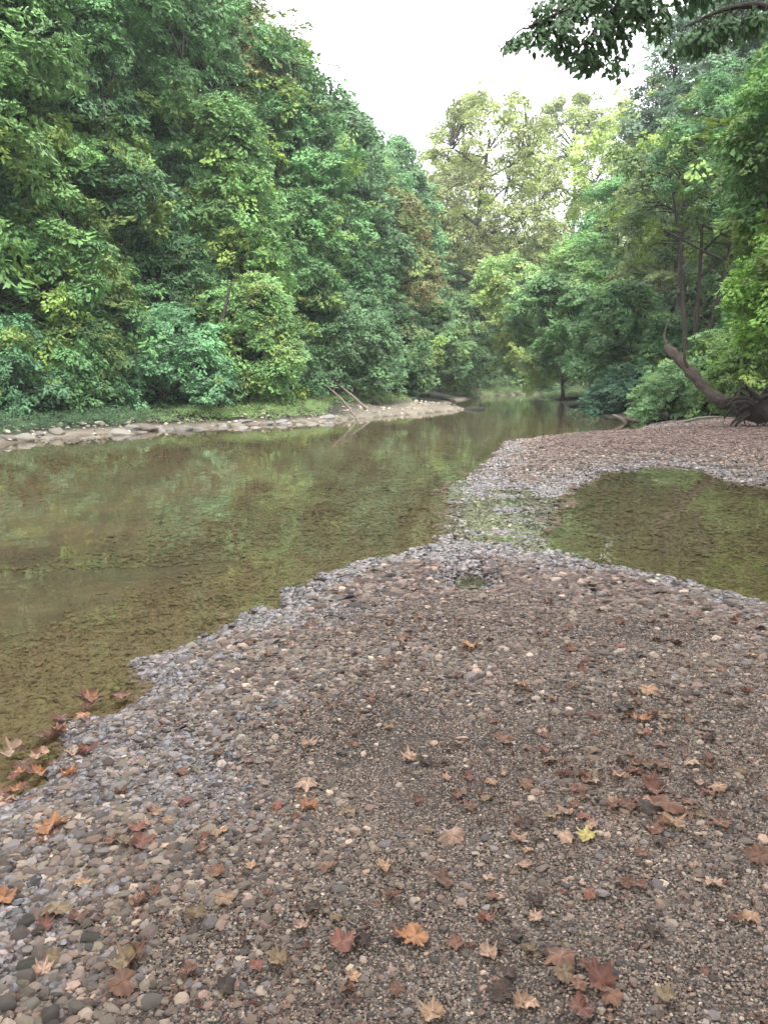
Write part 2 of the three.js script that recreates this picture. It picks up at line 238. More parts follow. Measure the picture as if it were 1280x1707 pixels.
const SPRAYS = [sprayShape(21, 36, 0.23, 0.14), sprayShape(22, 46, 0.18, 0.11), sprayShape(23, 60, 0.14, 0.085), sprayShape(24, 44, 0.2, 0.11)], FINE = [31, 32].map((s) => sprayShape(s, 30, 0.15, 0.06)), BROAD = [41, 42].map((s) => sprayShape(s, 9, 0.32, 0.24));
function sprayMatrix(p, dir, droop, roll, s) { const X = V(Math.cos(dir) * Math.cos(droop), -Math.sin(droop), Math.sin(dir) * Math.cos(droop)), Z = V(-Math.sin(dir), 0, Math.cos(dir)), Y = Z.clone().cross(X); const m = new THREE.Matrix4().makeBasis(X, Y, Z); return m.multiply(new THREE.Matrix4().makeRotationX(roll)).scale(V(s, s, s)).setPosition(p); }
const PROFILE = { round: (s) => Math.pow(Math.sin(Math.PI * clamp(s * 0.86 + 0.14)), 0.55), column: (s) => Math.pow(clamp(1 - s), 0.45) * (0.65 + 0.35 * smooth(0, 0.3, s)), mound: (s) => Math.sqrt(clamp(1 - s * s)), vase: (s) => Math.pow(Math.sin(Math.PI * clamp(s * 0.75 + 0.2)), 0.6) * (0.6 + 0.5 * s) };
let treeSeed = 1000;
const COOL = C(0.9, 1, 1.08);
function tree(o) {
  o.pads = Math.round((o.pads ?? 60) * 1.7); o.per = Math.round((o.per ?? 40) * 0.36); o.spray = (o.spray ?? 0.75) * 1.22;
  const { name = 'broadleaf_tree', label, category = 'tree', group, x, z, h, r: R, color, accent = [0.15, 0.185, 0.035], accents = 0.1, base = 0.12, shape = 'round', pads = 60, per = 40, spray = 0.75, lean = [0, 0], trunk = 0.016, kind = SPRAYS, limbs = 9, inner = 0.5, wood = M.bark, droop = 0.12, stems = 1, flat = 0.85, padSize = 0.25 } = o;
  const r = rng(treeSeed += 17), gy = ground(x, z), T = thing(name, label, category, [x, gy - 0.05, z], 0, group), o1 = r() * 60;
  const spine = (t, k = 0) => { const a = k * 2.4 + o1, s = stems > 1 ? h * 0.16 * t : 0; return V(lean[0] * t * t + 0.02 * h * Math.sin(t * 5 + o1) * t + Math.cos(a) * s, t * h, lean[1] * t * t + 0.02 * h * Math.cos(t * 4 + o1) * t + Math.sin(a) * s); };
  for (let k = 0; k < stems; k++) { const top = 0.88 - 0.12 * k / stems; part('trunk', tube([0, 0.08, 0.25, 0.5, 0.75, 1].map((t) => spine(t * top, k)), (t) => h * trunk * (stems > 1 ? 0.7 : 1) * (1 - 0.85 * t + 0.5 * Math.max(0, 0.08 - t) / 0.08), 14, 9, r), wood, T); }
  const main = [];
  for (let k = 0; k < limbs; k++) {
    const t = lerp(Math.max(base * 0.8, 0.1), 0.8, (k + 0.5 * r()) / limbs), a = k * 2.4 + r() * 0.8, p = spine(t, k % stems), prof = R * PROFILE[shape](clamp((t + 0.12 - base) / (1 - base))) * 0.8;
    const e = p.clone().add(V(Math.cos(a) * prof, prof * (0.3 + 0.5 * r()), Math.sin(a) * prof)), m = p.clone().lerp(e, 0.5).add(V((r() - 0.5) * prof * 0.25, prof * 0.02, (r() - 0.5) * prof * 0.25));
    const lc = new THREE.CatmullRomCurve3([p, m, e]); main.push({ p, m, e, nodes: [0.2, 0.3, 0.4, 0.5, 0.6, 0.7, 0.8, 0.9, 1].map((q) => lc.getPoint(clamp(q + (r() - 0.5) * 0.1))), w: h * trunk * 0.42 * (1 - 0.75 * t) });
    part('limb', tube([p, m, e], (q) => main[k].w * (1 - 0.75 * q) + 0.008, 7, 6, r), wood, T);
  }
  const twigs = [], lists = kind.map(() => []), base0 = C(...color), acc = C(...accent);
  for (let k = 0; k < pads; k++) {
    const s = Math.pow(r(), 0.85), t = lerp(base, 1, s), a = r() * 6.283, lump = 1 + 0.34 * noise(Math.cos(a) * 1.3 + o1, s * 2.6, Math.sin(a) * 1.3), f = lerp(inner, 1, Math.sqrt(r())), rad = R * PROFILE[shape](s) * lump * f, ax = spine(t);
    const c = ax.add(V(Math.cos(a) * rad, (r() - 0.5) * 0.06 * h, Math.sin(a) * rad)), pr = R * padSize * (0.6 + 0.7 * r()) * (1 - 0.3 * s);
    let best = null, bd = 1e9; for (const L of main) for (const w of L.nodes) { const d = w.distanceToSquared(c) + (w.y > c.y ? 2 : 0); if (d < bd) { bd = d; best = w; } }
    const midp = best.clone().lerp(c, 0.55).add(V(0, 0.08 * pr, 0)); twigs.push(tube([best, midp, c], (q) => lerp(h * 0.0022 + 0.012, 0.006, q), 4, 4));
    const padTone = 0.66 + 0.68 * r(), warm = r() < accents ? 0.35 + 0.5 * r() : 0;
    for (let q = 0; q < per; q++) {
      const b = r() * 6.283, y = (r() + r() + r() - 1.5) * 1.15 + 0.2, hr = 0.62 * Math.sqrt(-1.5 * Math.log(1 - 0.97 * r())), p = V(c.x + Math.cos(b) * hr * pr, c.y + y * pr * flat, c.z + Math.sin(b) * hr * pr);
      if (p.y < 0.15) p.y = 0.15 + 0.3 * r();
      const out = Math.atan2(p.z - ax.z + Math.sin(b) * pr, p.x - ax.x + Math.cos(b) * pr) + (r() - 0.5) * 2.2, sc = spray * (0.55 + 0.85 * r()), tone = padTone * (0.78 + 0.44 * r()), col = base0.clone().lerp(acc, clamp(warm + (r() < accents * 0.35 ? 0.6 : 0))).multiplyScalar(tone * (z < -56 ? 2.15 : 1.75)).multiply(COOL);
      lists[q % kind.length].push([sprayMatrix(p.addScaledVector(V(Math.cos(out), 0, Math.sin(out)), -sc * 0.35), out, droop + 0.12 + (r() - 0.4) * 1.0, (r() - 0.5) * 0.9, sc), col]);
    }
  }
  tag(part('twigs', mergeGeometries(twigs), wood, T), null, null, null, 'stuff');
  lists.forEach((l, i) => copies('crown', kind[i], M.leaf, T, l));
  return T;
}
// ---------------------------------------------------------------- the woods across the water, near to far
const topAt = (px, py, D) => at(px, py, D).y;
function wood(px, D, topPy, rad, o) { const x = xAt(px, D), z = -D; return tree({ x, z, r: rad, h: o.h ?? topAt(px, topPy, D) - ground(x, z), ...o }); }
const DARK = [0.03, 0.062, 0.03], MID = [0.052, 0.105, 0.037], GREEN = [0.07, 0.135, 0.043], LIGHT = [0.1, 0.17, 0.05], BLUE = [0.07, 0.118, 0.047], OLIVE = [0.115, 0.135, 0.04], YELLOW = [0.16, 0.185, 0.045], RUST = [0.17, 0.13, 0.05];
const BANK = 'tall trees on the wooded bank across the water';
wood(40, 32, -200, 5.2, { label: 'tall dark green tree at the picture edge with its trunk showing between the leaves', color: MID, accents: 0.12, pads: 95, per: 42, spray: 0.8, lean: [1.5, 1.5] });
wood(175, 35, -230, 5, { label: 'tall mid green tree with drooping layered boughs above the mounded bright green bush', color: GREEN, accents: 0.2, pads: 100, per: 42, spray: 0.8, lean: [2, 2] });
wood(255, 40, -180, 4.8, { label: 'tall green tree with an orange tinted bough halfway up', color: GREEN, accent: [0.27, 0.15, 0.04], accents: 0.06, pads: 85, per: 42, spray: 0.8, lean: [1.5, 1] });
wood(345, 50, -60, 4.6, { label: 'dark bluish tree set back in the gap behind the slender light green tree', color: DARK, accents: 0, pads: 70, per: 38, spray: 1.0 });
wood(398, 37.5, 190, 2.7, { name: 'slender_tree', label: 'slender light green young tree with a straight grey stem above the bank', color: LIGHT, accents: 0.15, shape: 'column', pads: 62, per: 36, spray: 0.7, base: 0.2, wood: M.pale_bark, lean: [0.4, 1.2], padSize: 0.3 });
wood(385, 46, -90, 4.6, { label: 'tall tree whose olive yellow crown leaves the top of the picture', color: OLIVE, accent: RUST, accents: 0.25, pads: 80, per: 36, spray: 0.9, base: 0.45 });
wood(468, 44, 75, 4.3, { label: 'tall light green tree at the edge of the white sky with a bough reaching out', color: GREEN, accents: 0.15, pads: 80, per: 38, spray: 0.85, lean: [0.8, 0] });
wood(545, 52, 175, 4.6, { label: 'bluish green tree one step down the crown line toward the river bend', color: BLUE, accents: 0.1, pads: 80, per: 36, spray: 0.95 });
wood(600, 62, 208, 4.6, { label: 'hazy bluish tree with a rounded top against the sky', color: BLUE, accents: 0.05, pads: 70, per: 34, spray: 1.05, base: 0.3 });
wood(665, 70, 238, 3.6, { label: 'hazy rounded tree lowest on the crown line beside the sky gap', color: BLUE, accents: 0.05, pads: 55, per: 32, spray: 1.1, base: 0.3 });
wood(640, 55, 320, 3.4, { label: 'smaller tree with yellowish brown foliage near the river bend', color: OLIVE, accent: RUST, accents: 0.45, pads: 55, per: 34, spray: 0.85 });
wood(565, 47, 400, 3.4, { label: 'dark green lower tree above the two leaning dead poles', color: MID, accents: 0.05, pads: 60, per: 36, spray: 0.8 });
wood(480, 41, 330, 2.6, { label: 'mid height green tree with broad hanging tiers above the yellow green bush', color: GREEN, accents: 0.15, pads: 55, per: 38, spray: 0.75 });
wood(90, 30, 330, 3.0, { label: 'half height tree with yellowish tiers leaning out over the dark shrubs', color: GREEN, accents: 0.3, pads: 60, per: 38, spray: 0.72, lean: [0.8, 1] });
wood(-60, 28, -150, 4.5, { label: 'tree cut by the picture edge with light green bough tips', color: LIGHT, accents: 0.2, pads: 70, per: 38, spray: 0.8, lean: [1.5, 0.5] });
wood(300, 36, 330, 2.6, { label: 'half height green tree with pale tips behind the mounded bush', color: MID, accents: 0.12, pads: 50, per: 38, spray: 0.72 });
// the shrubs at their feet
const SH = { name: 'bank_shrub', category: 'shrub', shape: 'mound', base: 0.14, stems: 4, limbs: 8, trunk: 0.014, padSize: 0.3 };
wood(275, 31.5, 525, 2.3, { ...SH, label: 'mounded bright green bush hanging over the rocks of the far bank', color: [0.085, 0.165, 0.07], accents: 0.05, pads: 42, per: 40, spray: 0.6 });
wood(415, 34.5, 462, 1.9, { ...SH, label: 'upright yellow green bush with bare dead boughs at its side', color: LIGHT, accent: YELLOW, accents: 0.3, pads: 48, per: 40, spray: 0.6, base: 0.12 });
wood(560, 43, 495, 2.8, { ...SH, label: 'wide dark green shrub above the two leaning dead poles', color: BLUE, accents: 0.03, pads: 52, per: 40, spray: 0.7 });
wood(120, 29, 490, 2.1, { ...SH, label: 'loose shrub with yellowish tiers beside the mounded bright green bush', color: GREEN, accents: 0.3, pads: 40, per: 38, spray: 0.62 });
wood(-5, 26, 530, 1.7, { ...SH, label: 'light green shrub cut by the picture edge near the waterline', color: [0.07, 0.14, 0.06], accents: 0.1, pads: 36, per: 38, spray: 0.6 });
wood(195, 32.3, 440, 2.0, { ...SH, label: 'dark shrub in the shade behind the mounded bright green bush', color: DARK, accents: 0.02, pads: 40, per: 38, spray: 0.7 });
wood(345, 33.2, 550, 1.3, { ...SH, label: 'small dark shrub under the bare dead boughs', color: DARK, accents: 0.02, pads: 28, per: 36, spray: 0.55 });
wood(478, 38, 540, 1.6, { ...SH, label: 'low green shrub between the yellow green bush and the wide dark shrub', color: MID, accents: 0.1, pads: 30, per: 36, spray: 0.6 });
wood(655, 51, 520, 2.2, { ...SH, label: 'dull green shrub beside the pale gravel spit', color: MID, accent: OLIVE, accents: 0.3, pads: 38, per: 36, spray: 0.75 });
wood(715, 58, 500, 2.6, { ...SH, label: 'hazy shrub over the far water at the foot of the river bend', color: BLUE, accents: 0.1, pads: 40, per: 36, spray: 0.85 });
// the river bend, paler with distance
const FAR = 'hazy trees at the river bend';
wood(700, 84, 345, 4.5, { label: 'dull green hazy tree standing before the great spreading tree', color: MID, accent: RUST, accents: 0.12, pads: 55, per: 30, spray: 1.15, base: 0.1 });
wood(784, 78, 165, 8, { name: 'spreading_tree', label: 'great spreading tree at the bend with dark limbs showing through thin olive leaves', color: [0.14, 0.145, 0.05], accent: YELLOW, accents: 0.2, pads: 150, per: 20, spray: 0.95, base: 0.3, shape: 'vase', trunk: 0.026, limbs: 15, inner: 0.6, padSize: 0.18, lean: [2, 0] });
wood(935, 103, 150, 6.5, { label: 'tallest yellowish far tree, thin against the sky behind the bend', color: [0.16, 0.17, 0.06], accent: YELLOW, accents: 0.3, pads: 70, per: 18, spray: 1.3, base: 0.35, inner: 0.7, padSize: 0.2 });
wood(1010, 84, 175, 5.5, { label: 'yellow green far tree with an open top behind the bright bush', color: YELLOW, accents: 0.2, pads: 66, per: 24, spray: 1.1, base: 0.25 });
wood(765, 100, 258, 5.2, { label: 'pale brownish tree beside the notch of sky', color: OLIVE, accent: RUST, accents: 0.2, pads: 55, per: 26, spray: 1.3, base: 0.25 });
wood(755, 92, 470, 4.2, { label: 'low dark tree over the far end of the channel', color: MID, accents: 0.05, pads: 48, per: 34, spray: 1.1 });
wood(815, 128, 400, 6, { label: 'grey green tree closing the channel at its farthest point', color: BLUE, accents: 0.1, pads: 55, per: 32, spray: 1.3 });
wood(880, 97, 590, 2.4, { ...SH, label: 'pale green shrub at the far end of the channel', color: [0.17, 0.23, 0.1], accents: 0.1, pads: 34, per: 34, spray: 1.0 });
wood(835, 100, 600, 2.2, { ...SH, label: 'light green low shrub beside the far end of the channel', color: [0.14, 0.2, 0.085], accents: 0.1, pads: 30, per: 34, spray: 1.0 });
wood(890, 112, 400, 5, { label: 'pale green tree behind the bright cloud shaped tree', color: GREEN, accents: 0.2, pads: 55, per: 32, spray: 1.15 });
wood(935, 64, 438, 4.6, { name: 'leaning_tree', label: 'bright yellow green cloud shaped tree leaning over the far channel', color: [0.15, 0.205, 0.066], accent: [0.22, 0.23, 0.06], accents: 0.25, pads: 62, per: 38, spray: 0.85, lean: [-5, 0], base: 0.17 });
wood(1000, 62, 400, 4.0, { name: 'leaning_tree', label: 'light green bushy tree next to the bright cloud shaped tree', color: LIGHT, accents: 0.15, pads: 64, per: 38, spray: 0.85, lean: [-2.2, 0], base: 0.17 });
wood(985, 50, 470, 3.3, { name: 'waterside_tree', label: 'dark green tree hanging low over the water on dark stems', color: [0.085, 0.15, 0.05], accents: 0.12, pads: 60, per: 42, spray: 0.72, lean: [-2.2, 0.8], base: 0.3, stems: 3, trunk: 0.022, flat: 0.38 });
wood(1065, 43, 480, 3.0, { name: 'waterside_tree', label: 'dark green bush tree between the low hanging tree and the fallen trunk', color: [0.07, 0.125, 0.042], accents: 0.12, pads: 58, per: 40, spray: 0.7, lean: [-1, 0.8], base: 0.08, stems: 3 });
wood(1010, 66, 300, 4.2, { label: 'mid green tree rising behind the low hanging dark tree', color: GREEN, accents: 0.2, pads: 60, per: 32, spray: 0.95 });
// the right bank
wood(1150, 36, 175, 4.2, { name: 'forked_tree', label: 'tree with dark forked stems showing below a thin olive green crown', color: [0.085, 0.12, 0.04], accents: 0.15, pads: 58, per: 20, spray: 0.66, base: 0.58, stems: 3, trunk: 0.02, limbs: 14, inner: 0.6, padSize: 0.2 });
wood(1226, 33, 110, 3.4, { name: 'forked_tree', label: 'tall tree with a single dark upright stem beside the forked one', color: MID, accents: 0.15, pads: 46, per: 20, spray: 0.66, base: 0.6, trunk: 0.02, inner: 0.6, padSize: 0.22, limbs: 12 });
wood(1105, 58, 180, 4.2, { label: 'brownish green tree behind the dark forked stems', color: [0.13, 0.145, 0.05], accent: RUST, accents: 0.1, pads: 64, per: 34, spray: 0.9, base: 0.2 });
wood(1200, 62, 190, 4.8, { label: 'grey green tree set back on the wooded slope behind the stems', color: LIGHT, accents: 0.1, pads: 60, per: 32, spray: 0.95 });
wood(1290, 45, 60, 4.5, { label: 'dense green tree high on the slope at the picture edge', color: GREEN, accents: 0.2, pads: 60, per: 34, spray: 0.9 });
wood(1120, 52, -10, 3.6, { label: 'thin tall tree whose sparse grey green top meets the hanging bough', color: [0.075, 0.11, 0.065], accents: 0.05, pads: 62, per: 22, spray: 0.85, base: 0.55, inner: 0.4, padSize: 0.3, limbs: 14 });
wood(1195, 47, -60, 3.4, { label: 'tall grey green tree filling the sky between the hanging bough and the picture edge', color: [0.085, 0.125, 0.065], accents: 0.08, pads: 62, per: 26, spray: 0.85, base: 0.5, inner: 0.4, padSize: 0.3, limbs: 14 });
wood(757, 73, 500, 2.6, { ...SH, label: 'hazy rounded shrub hiding the foot of the great spreading tree', color: [0.1, 0.15, 0.06], accents: 0.15, pads: 42, per: 38, spray: 0.9 });
wood(800, 88, 540, 2.4, { ...SH, label: 'pale hazy shrub at the bend beyond the great spreading tree', color: [0.12, 0.17, 0.07], accents: 0.15, pads: 38, per: 36, spray: 0.95 });
wood(1362, 23, -60, 2.9, { name: 'edge_tree', label: 'dark green leafy tree filling the upper picture edge over the gravel', color: [0.075, 0.14, 0.035], accents: 0.2, pads: 90, per: 42, spray: 0.62, base: 0.4 });
wood(1318, 21.5, 330, 1.7, { name: 'edge_tree', label: 'bright yellow green sapling at the picture edge above the roots', color: [0.115, 0.19, 0.03], accent: YELLOW, accents: 0.25, pads: 60, per: 40, spray: 0.5, base: 0.36, shape: 'column', padSize: 0.36 });
wood(1114, 33, 610, 1.35, { ...SH, label: 'pale green bush at the gravel edge under the leaning dead trunk', color: [0.125, 0.19, 0.075], accents: 0.1, pads: 34, per: 36, spray: 0.45 });
wood(1170, 33.5, 560, 1.5, { ...SH, label: 'light green bush behind the leaning dead trunk', color: [0.11, 0.17, 0.055], accents: 0.2, pads: 34, per: 36, spray: 0.5 });
wood(1225, 30.5, 545, 1.4, { ...SH, label: 'yellow green bush above the root mass', color: [0.12, 0.18, 0.04], accent: YELLOW, accents: 0.2, pads: 34, per: 36, spray: 0.5 });
wood(1015, 40, 615, 1.4, { ...SH, label: 'dark low shrub at the waterline under the hanging tree', color: DARK, accents: 0.05, pads: 28, per: 34, spray: 0.6 });
wood(1130, 39, 530, 2.0, { ...SH, label: 'mid green shrub between the fallen trunk and the forked stems', color: MID, accents: 0.15, pads: 42, per: 38, spray: 0.6 });
wood(1290, 34, 470, 2.2, { ...SH, label: 'tall green shrub on the slope behind the root mass', color: GREEN, accents: 0.15, pads: 46, per: 38, spray: 0.65 });
{ // the tree beside the pond whose long bough hangs into the top of the picture
  const r = rng(909), T = thing('overhanging_tree', 'near tree beyond the picture edge whose dark leafy bough hangs across the sky', 'tree', [12.6, ground(12.6, -14.5), -14.5]);
  part('trunk', tube([V(0, -0.2, 0), V(-0.2, 3, 0.1), V(-0.1, 7, 0.2), V(0.3, 12, 0.1)], (t) => 0.3 * (1 - 0.7 * t), 14, 10, r), M.bark, T);
  const gy = T.position.y, W = (px, py, D) => at(px, py, D).sub(T.position), twigs = [], lists = BROAD.map(() => []);
  const boughs = [
    [V(-0.1, 6.2, 0.2), W(1290, -90, 14), W(1130, -60, 13.6), W(985, -5, 13.2), W(878, 48, 13)],
    [V(0, 7.2, 0.2), W(1300, -150, 14.5), W(1180, -90, 14), W(1050, -10, 13.6), W(965, 80, 13.3)],
    [V(0, 7.2, 0.2), W(1300, -190, 14.5), W(1120, -120, 14), W(1000, -60, 13.6), W(920, -10, 13.4)],
    [V(0.1, 5.4, 0.2), W(1330, 40, 14.2), W(1270, 10, 13.8), W(1210, 15, 13.6), W(1140, 45, 13.4)]];
  boughs.forEach((pts, bi) => {
    part('bough', tube(pts, (t) => 0.1 * (1 - 0.85 * t), 18, 7, r), M.bark, T);
    const c = new THREE.CatmullRomCurve3(pts);
    for (let k = 0; k < 40; k++) {
      const t = 0.4 + 0.6 * Math.pow((k + r()) / 40, 0.85), p = c.getPoint(t), a = r() * 6.283, l = (0.2 + 0.6 * r()) * (bi === 3 ? 0.6 : 0.9) * (1.25 - 0.6 * t), e = p.clone().add(V(Math.cos(a) * l, -0.15 - 0.7 * r() * l, Math.sin(a) * l));
      twigs.push(tube([p, p.clone().lerp(e, 0.5).add(V(0, 0.08, 0)), e], (q) => 0.012 - 0.008 * q, 3, 4));
      for (let q = 0; q < (bi === 3 ? 2 : 4); q++) { const b = a + (r() - 0.5) * 1.6, f = 0.35 + 0.65 * r(), s = 0.26 + 0.14 * r(), k2 = 0.7 + 0.6 * r(); lists[q % 2].push([sprayMatrix(p.clone().lerp(e, f), b, 0.3 + 0.5 * r(), (r() - 0.5) * 0.8, s), C(0.085 * k2, 0.16 * k2, 0.065 * k2)]); }
    }
  });
  tag(part('twigs', mergeGeometries(twigs), M.bark, T), null, null, null, 'stuff');
  lists.forEach((l, i) => copies('crown', BROAD[i], M.leaf, T, l));
  tag(T, null, null, null);
}
for (const [x, z, h, rad, what] of [[12.8, -7.5, 19, 5.8, 'behind the pond'], [6.2, 2.6, 20, 7.2, 'over the near end of the gravel'], [1, 8.5, 20, 7, 'behind the viewer on the gravel'], [-16, -6, 20, 5.5, 'on the far bank upstream of the view'], [-17, 5, 20, 5.5, 'on the far bank farthest upstream']])
  tree({ name: 'canopy_tree', x, z, h, r: rad, label: 'tall shade tree ' + what, color: GREEN, accents: 0.15, pads: 70, per: 30, spray: 1.5, base: 0.42 });
{ // growth that nobody could count: the woods filling the slopes behind, and the low plants on the banks
  const r = rng(616), far = SPRAYS.map(() => []), low = FINE.map(() => []), strip = FINE.map(() => []);
  const clump = (x, z, hgt, rad, n, col, s) => { const y = ground(x, z); for (let k = 0; k < n; k++) { const a = r() * 6.283, v = r(), q = rad * Math.sqrt(Math.sin(Math.PI * (0.1 + 0.85 * v))) * (0.6 + 0.4 * r()), f = 0.75 + 0.5 * r(); far[k % 4].push([sprayMatrix(V(x + Math.cos(a) * q, y + 0.4 + v * hgt, z + Math.sin(a) * q), a + (r() - 0.5), 0.3 + (r() - 0.4) * 0.8, (r() - 0.5) * 0.9, s * (0.7 + 0.6 * r())), C(col[0] * f, col[1] * f, col[2] * f)]); } };
  for (let k = 0; k < 150; k++) { const t = r(), z = lerp(-26, -112, t), sh = lerp(-11.5, 5, clamp((z + 26) / -60)), x = sh - 7 - 22 * r(); clump(x, z, 9 + 7 * r(), 2.6 + 1.2 * r(), 85, [DARK, MID, BLUE, MID][k % 4], 1.75); }
  for (let k = 0; k < 95; k++) { const z = lerp(-30, -112, r()), x = toe(z) + 5 + 26 * r(); clump(x, z, 6 + 6 * r(), 2.6 + 1.2 * r(), 80, [MID, OLIVE, BLUE, GREEN][k % 4], 1.75); }
  for (let k = 0; k < 60; k++) { const x = lerp(-12, 62, r()), z = -114 - 26 * r(); clump(x, z, 8 + 8 * r(), 3.4, 75, [BLUE, GREEN, MID, OLIVE][k % 4], 2.2); }
  far.forEach((l, i) => tag(copies('background_woods', SPRAYS[i], M.leaf, scene, l), 'hazy mass of woods filling the slopes behind the separate trees', 'woods', null, 'stuff'));
  for (let k = 0; k < 26000; k++) {
    const D = lerp(19, 62, r() * (0.5 + 0.5 * r())), x = xAt(lerp(-140, 760, r()), D), z = -D, L = land(x, z); if (L.zone !== 'bank' || L.d < 0.42 || L.d > 9 || (x > -2.6 && z < -34 && L.d < 3)) continue;
    const g = smooth(-9.5, -6.5, x) * smooth(6.5, 4, L.d), f = 0.7 + 0.6 * r(), c = C(lerp(0.075, 0.23, g) * f, lerp(0.15, 0.34, g) * f, lerp(0.065, 0.12, g) * f);
    (g > 0.5 ? strip : low)[k % 2].push([sprayMatrix(V(x, L.h + 0.05 + (0.2 + 0.3 * Math.max(0, noise(x * 0.9, z * 0.9, 6))) * r(), z), r() * 6.283, -0.7 + 0.7 * r(), (r() - 0.5) * 0.7, lerp(0.42, 0.42, g) * (0.55 + 0.6 * r() + 0.6 * Math.max(0, noise(x * 0.7, z * 0.7, 16)))), c]);
  }
  for (let k = 0; k < 9000; k++) { const D = lerp(25, 70, r() * r()), z = -D, x = toe(z) - 0.8 + 9 * r() * r(), L = land(x, z); if (L.zone === 'bed' || L.zone === 'bank' || L.d < 0.3) continue; const f = 0.7 + 0.6 * r(); low[k % 2].push([sprayMatrix(V(x, L.h + 0.05 + 0.15 * r(), z), r() * 6.283, -0.7 + 0.7 * r(), (r() - 0.5) * 0.7, 0.42 * (0.7 + 0.7 * r())), C(0.085 * f, 0.14 * f, 0.05 * f)]); }
  for (let k = 0; k < 6000; k++) { const x = lerp(-8, 46, r()), z = lerp(-88, -135, r()), L = land(x, z); if (L.zone === 'bed' || L.d < 4) continue; const f = 0.7 + 0.6 * r(); low[k % 2].push([sprayMatrix(V(x, L.h + 0.5 * r(), z), r() * 6.283, -0.6 + 0.6 * r(), (r() - 0.5) * 0.7, 1.5 * (0.7 + 0.7 * r())), C(0.13 * f, 0.2 * f, 0.075 * f)]); }
  for (let k = 0; k < 5000; k++) { const x = lerp(6, 30, r()), z = lerp(-70, -112, r()), L = land(x, z); if (L.zone === 'bed' || L.d > 5) continue; const f = 0.7 + 0.6 * r(); strip[k % 2].push([sprayMatrix(V(x, L.h + 0.1, z), r() * 6.283, -0.6 + 0.6 * r(), (r() - 0.5) * 0.7, 0.8 * (0.7 + 0.7 * r())), C(0.24 * f, 0.34 * f, 0.14 * f)]); }
  strip.forEach((l, i) => tag(copies('bank_grass', FINE[i], M.leaf, scene, l), 'bright green grass and weeds along the waterline of the far bank', 'grass', null, 'stuff'));
  low.forEach((l, i) => tag(copies('undergrowth', FINE[i], M.leaf, scene, l), 'dull green low plants under the trees on both banks', 'undergrowth', null, 'stuff'));
}
// ---------------------------------------------------------------- dead wood and rocks
const onLand = (px, py, guess = 0.2) => { let h = guess, p; for (let k = 0; k < 8; k++) { const x = (px - 640) / FOCAL, y = -(py - 853.5) / FOCAL, dy = y * Math.cos(PITCH) - Math.sin(PITCH), t = (h - EYE) / dy; p = V(x * t, h, -(Math.cos(PITCH) + y * Math.sin(PITCH)) * t); h = lerp(h, Math.max(0, ground(p.x, p.z)), 0.7); } p.y = ground(p.x, p.z); return p; };
{
  const r = rng(5150), b = onLand(1248, 712, 0.4), T = thing('fallen_tree', 'uprooted dead tree with dark tangled roots and a bare trunk leaning over the gravel', 'fallen tree', b.toArray()), D = -b.z, W = (px, py, d = D) => at(px, py, d).sub(b);
  const c = W(1258, 676); c.z = 0;
  const trunk = part('trunk', tube([c, W(1200, 668), W(1150, 620, D + 0.6), W(1108, 575, D + 1.2)], (t) => 0.21 * (1 - 0.4 * t) * (t > 0.99 ? 0.4 : 1) * (1 + 0.12 * Math.sin(t * 23) + 0.08 * Math.sin(t * 51)), 40, 12, r), M.old_wood, T);
  part('broken_stub', tube([W(1114, 582, D + 1.1), W(1106, 560, D + 1.2), W(1118, 528, D + 1.3)], (t) => 0.06 * (1 - 0.8 * t), 6, 6, r), M.old_wood, T);
  part('stub', tube([W(1150, 618, D + 0.6), W(1140, 600, D + 0.5), W(1143, 565, D + 0.3)], (t) => 0.07 * (1 - 0.7 * t), 6, 6, r), M.old_wood, T);
  const g = pebbleShape(3, 99, 0.72); const m = part('root_plate', g, new THREE.MeshStandardMaterial({ color: C(0.075, 0.055, 0.042), roughness: 1, bumpMap: gritBump, bumpScale: 0.06 }), T); m.position.copy(c); m.position.y -= 0.15; m.scale.set(0.5, 0.5, 0.4);
  for (let k = 0; k < 44; k++) { const a = r() * 6.283, l = 0.45 + 0.6 * r(), e = c.clone().add(V(Math.cos(a) * l * 1.15, Math.sin(a) * l * 0.75, (r() - 0.2) * 0.9)), q = c.clone().lerp(e, 0.5).add(V((r() - 0.5) * 0.3, 0.12 * r(), (r() - 0.5) * 0.3)); e.y = Math.max(e.y, -0.05); part('root', tube([c.clone().lerp(e, 0.1), q, e, e.clone().add(V((r() - 0.5) * 0.5, -0.15 - 0.25 * r(), (r() - 0.5) * 0.4))], (t) => (0.045 + 0.03 * (k % 3)) * (1 - 0.8 * t) * (1 + 0.2 * Math.sin(t * 17 + k)), 12, 6, r), M.bark, T); }
}
function pole(label, a, b, rad, name = 'dead_pole', group, m = M.dead_wood) { const r = rng(a.x * 1000 + 7), T = thing(name, label, name === 'driftwood' ? 'driftwood' : 'dead branch', a.toArray(), 0, group), d = b.clone().sub(a); part('stem', tube([V(0, -0.05, 0), d.clone().multiplyScalar(0.5).add(V(0.03, 0.04 + 0.03 * d.length(), 0)), d], (t) => rad * (1 - 0.6 * t), 10, 7, r), m, T); for (let k = 0; k < 3; k++) { const p = d.clone().multiplyScalar(0.35 + 0.2 * k), l = d.length() * (0.1 + 0.1 * r()); part('twig', tube([p, p.clone().add(V((r() - 0.5) * l, l * 0.8, (r() - 0.5) * l))], (t) => rad * 0.35 * (1 - 0.6 * t), 3, 5), m, T); } return T; }
